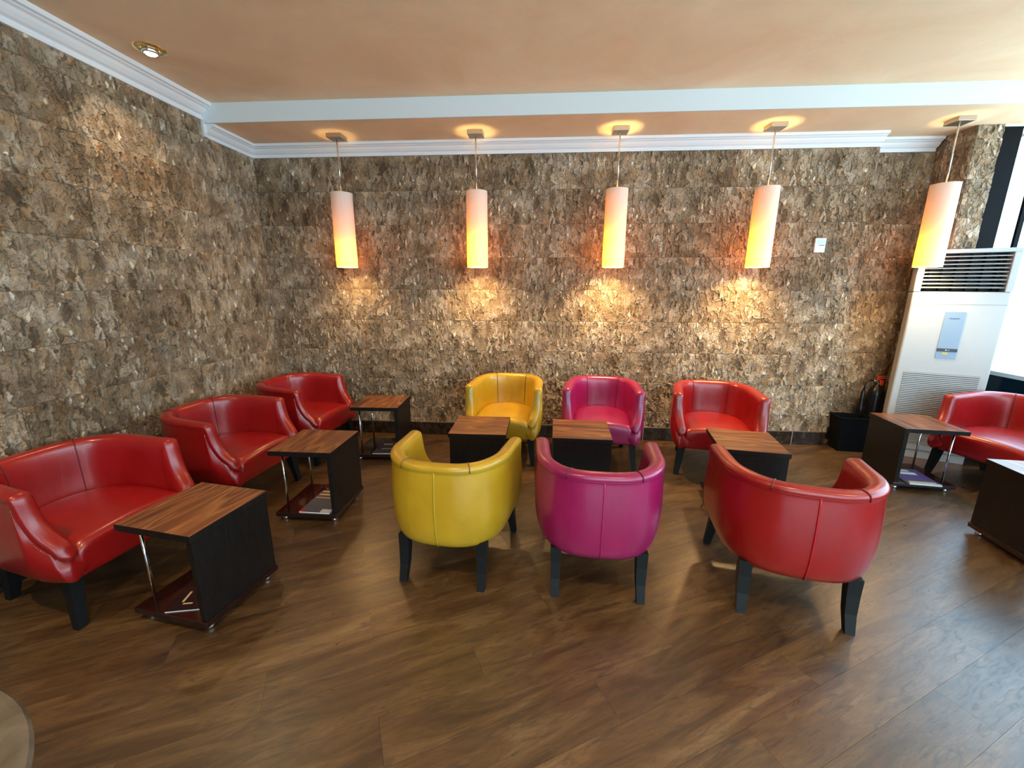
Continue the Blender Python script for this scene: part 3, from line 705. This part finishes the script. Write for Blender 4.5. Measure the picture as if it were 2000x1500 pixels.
# intake grille: fine horizontal slats
mb = MB(); z = .145
while z < .80: mb.box(.055, W_-.055, -.006, .0, z, z+.0085); z += .0165
tag(obj('intake_slats', mb, ac, CERAMIC), 'fine horizontal slats of the air intake', kind='stuff')
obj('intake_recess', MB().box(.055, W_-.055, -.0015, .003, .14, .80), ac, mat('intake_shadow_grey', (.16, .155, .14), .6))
obj('plinth', MB().box(.012, W_-.012, .010, D_-.01, 0, .074, b=.003), ac, CERAMIC)
obj('control_panel', MB().box(.235, .365, -.004, .002, .935, 1.335, b=.001), ac, BLUEP)
obj('display_strip', MB().box(.235, .365, -.006, .0, .995, 1.022, b=.0005), ac, NAVY)
obj('indicator', MB().box(.288, .298, -.0075, -.004, 1.005, 1.013), ac, PAPER); obj('indicator', MB().box(.305, .314, -.0075, -.004, 1.005, 1.013), ac, mat('indicator_grey', (.3, .3, .4), .4))
obj('energy_label', MB().box(.272, .308, -.0055, -.003, .968, .990), ac, YSTK)
tcv = bpy.data.curves.new('maker_lettering', 'FONT'); tcv.body = 'Panasonic'; tcv.size = .0155; tcv.extrude = .0004; tcv.align_x = 'CENTER'
to = bpy.data.objects.new('maker_lettering', tcv); COL.objects.link(to); to.parent = ac; to.location = (.300, -.0048, 1.275); to.rotation_euler = (PI/2, 0, 0)
tcv.materials.append(mat('lettering_navy', (.03, .08, .18), .5))
bpy.context.view_layer.update()
tm = bpy.data.meshes.new_from_object(to.evaluated_get(bpy.context.evaluated_depsgraph_get()))
tl_ = obj('maker_lettering', tm, ac, None, (.300, -.0048, 1.275)); tl_.rotation_euler = (PI/2, 0, 0); bpy.data.objects.remove(to)

# ------------------------------------------------------------------ waste bin
bn = thing('waste_bin', 'black rectangular waste bin standing against the back wall', 'bin', (2.985, 4.005, 0), rad(-4))
def frus(a0, b0, a1, b1, z0, z1):
    return [(-a0, -b0, z0), (a0, -b0, z0), (a0, b0, z0), (-a0, b0, z0), (-a1, -b1, z1), (a1, -b1, z1), (a1, b1, z1), (-a1, b1, z1)]
mb = MB().add(frus(.115, .072, .140, .090, 0, .335), [(0,3,2,1), (0,1,5,4), (1,2,6,5), (2,3,7,6), (3,0,4,7)])
mb.add(frus(.110, .067, .134, .084, .006, .335), [(0,1,2,3), (4,5,1,0), (5,6,2,1), (6,7,3,2), (7,4,0,3)])
obj('body', mb, bn, BLACKP)
mb = MB(); mb.box(-.146, .146, -.096, -.084, .325, .340, b=.002).box(-.146, .146, .084, .096, .325, .340, b=.002).box(-.146, -.134, -.09, .09, .325, .340, b=.002).box(.134, .146, -.09, .09, .325, .340, b=.002)
obj('rim', mb, bn, BLACKP)

# ------------------------------------------------------------------ CO2 fire extinguisher
ex = thing('fire_extinguisher', 'black fire extinguisher with red valve between bin and air conditioner', 'fire extinguisher', (3.318, 4.205, 0))
obj('cylinder', MB().lathe([(0, .0), (.062, .0), (.066, .012), (.066, .50), (.060, .545), (.042, .580), (.024, .600), (.018, .625), (0, .625)], 0, 0, 28), ex, BLACKM)
obj('valve', MB().box(-.020, .020, -.018, .018, .622, .655, b=.004).tube([(-.018, 0, .640), (-.050, 0, .642)], .010, 10), ex, CHROME)
obj('safety_tag', MB().box(.000, .030, -.026, -.016, .600, .648, b=.004), ex, REDP)
obj('lever', MB().box(-.010, .075, -.010, .010, .662, .670, b=.002).box(-.010, .065, -.009, .009, .682, .689, b=.002).box(-.014, .0, -.010, .010, .652, .688, b=.002), ex, REDP)
obj('hose', MB().tube([(-.050, 0, .642), (-.085, -.002, .645), (-.112, -.004, .625), (-.122, -.005, .590), (-.124, -.005, .54)], .008, 10), ex, BLACKM)
obj('horn', MB().lathe([(.012, .545), (.016, .535), (.018, .44), (.030, .36), (.036, .28), (.033, .28), (.024, .36), (0, .37)], -.125, -.004, 20), ex, BLACKM)

# ------------------------------------------------------------------ card on the wall
cd = thing('wall_card', 'small white notice card fixed on the cork wall right of the fourth lamp', 'card', (2.487, Y1-.030, 1.840))
obj('sheet', MB().box(-.044, .046, 0, .018, 0, .122, b=.001), cd, mat('card_white', (.80, .83, .84), .4))
obj('blue_field', MB().box(-.034, .036, -.001, .002, .074, .112), cd, mat('card_cyan', (.50, .80, .85), .4))
obj('printed_line', MB().box(-.010, .038, -.001, .002, .058, .064), cd, mat('card_ink', (.06, .10, .22), .5))
obj('white_patch', MB().box(.006, .030, -.001, .002, .018, .032), cd, PAPER)

# ------------------------------------------------------------------ round stone table cut by the lower left corner
rt = thing('round_table', 'polished beige stone round table cut by the lower left corner', 'table', (-1.168, .148, 0))
RR = .455
obj('tabletop', MB().lathe([(0, .722), (RR-.02, .722), (RR, .728), (RR+.003, .740), (RR-.002, .748), (RR-.012, .750), (0, .750)], 0, 0, 72, smooth=False), rt, STONE)
obj('pedestal', MB().lathe([(0, .02), (.05, .02), (.045, .06), (.035, .12), (.035, .68), (.09, .715), (.09, .722), (0, .722)], 0, 0, 28), rt, BLACKM)
obj('foot_plate', MB().lathe([(0, 0), (.24, 0), (.24, .010), (.06, .022), (0, .022)], 0, 0, 40), rt, BLACKM)
print('planks', nplank, 'tiles', ntile)
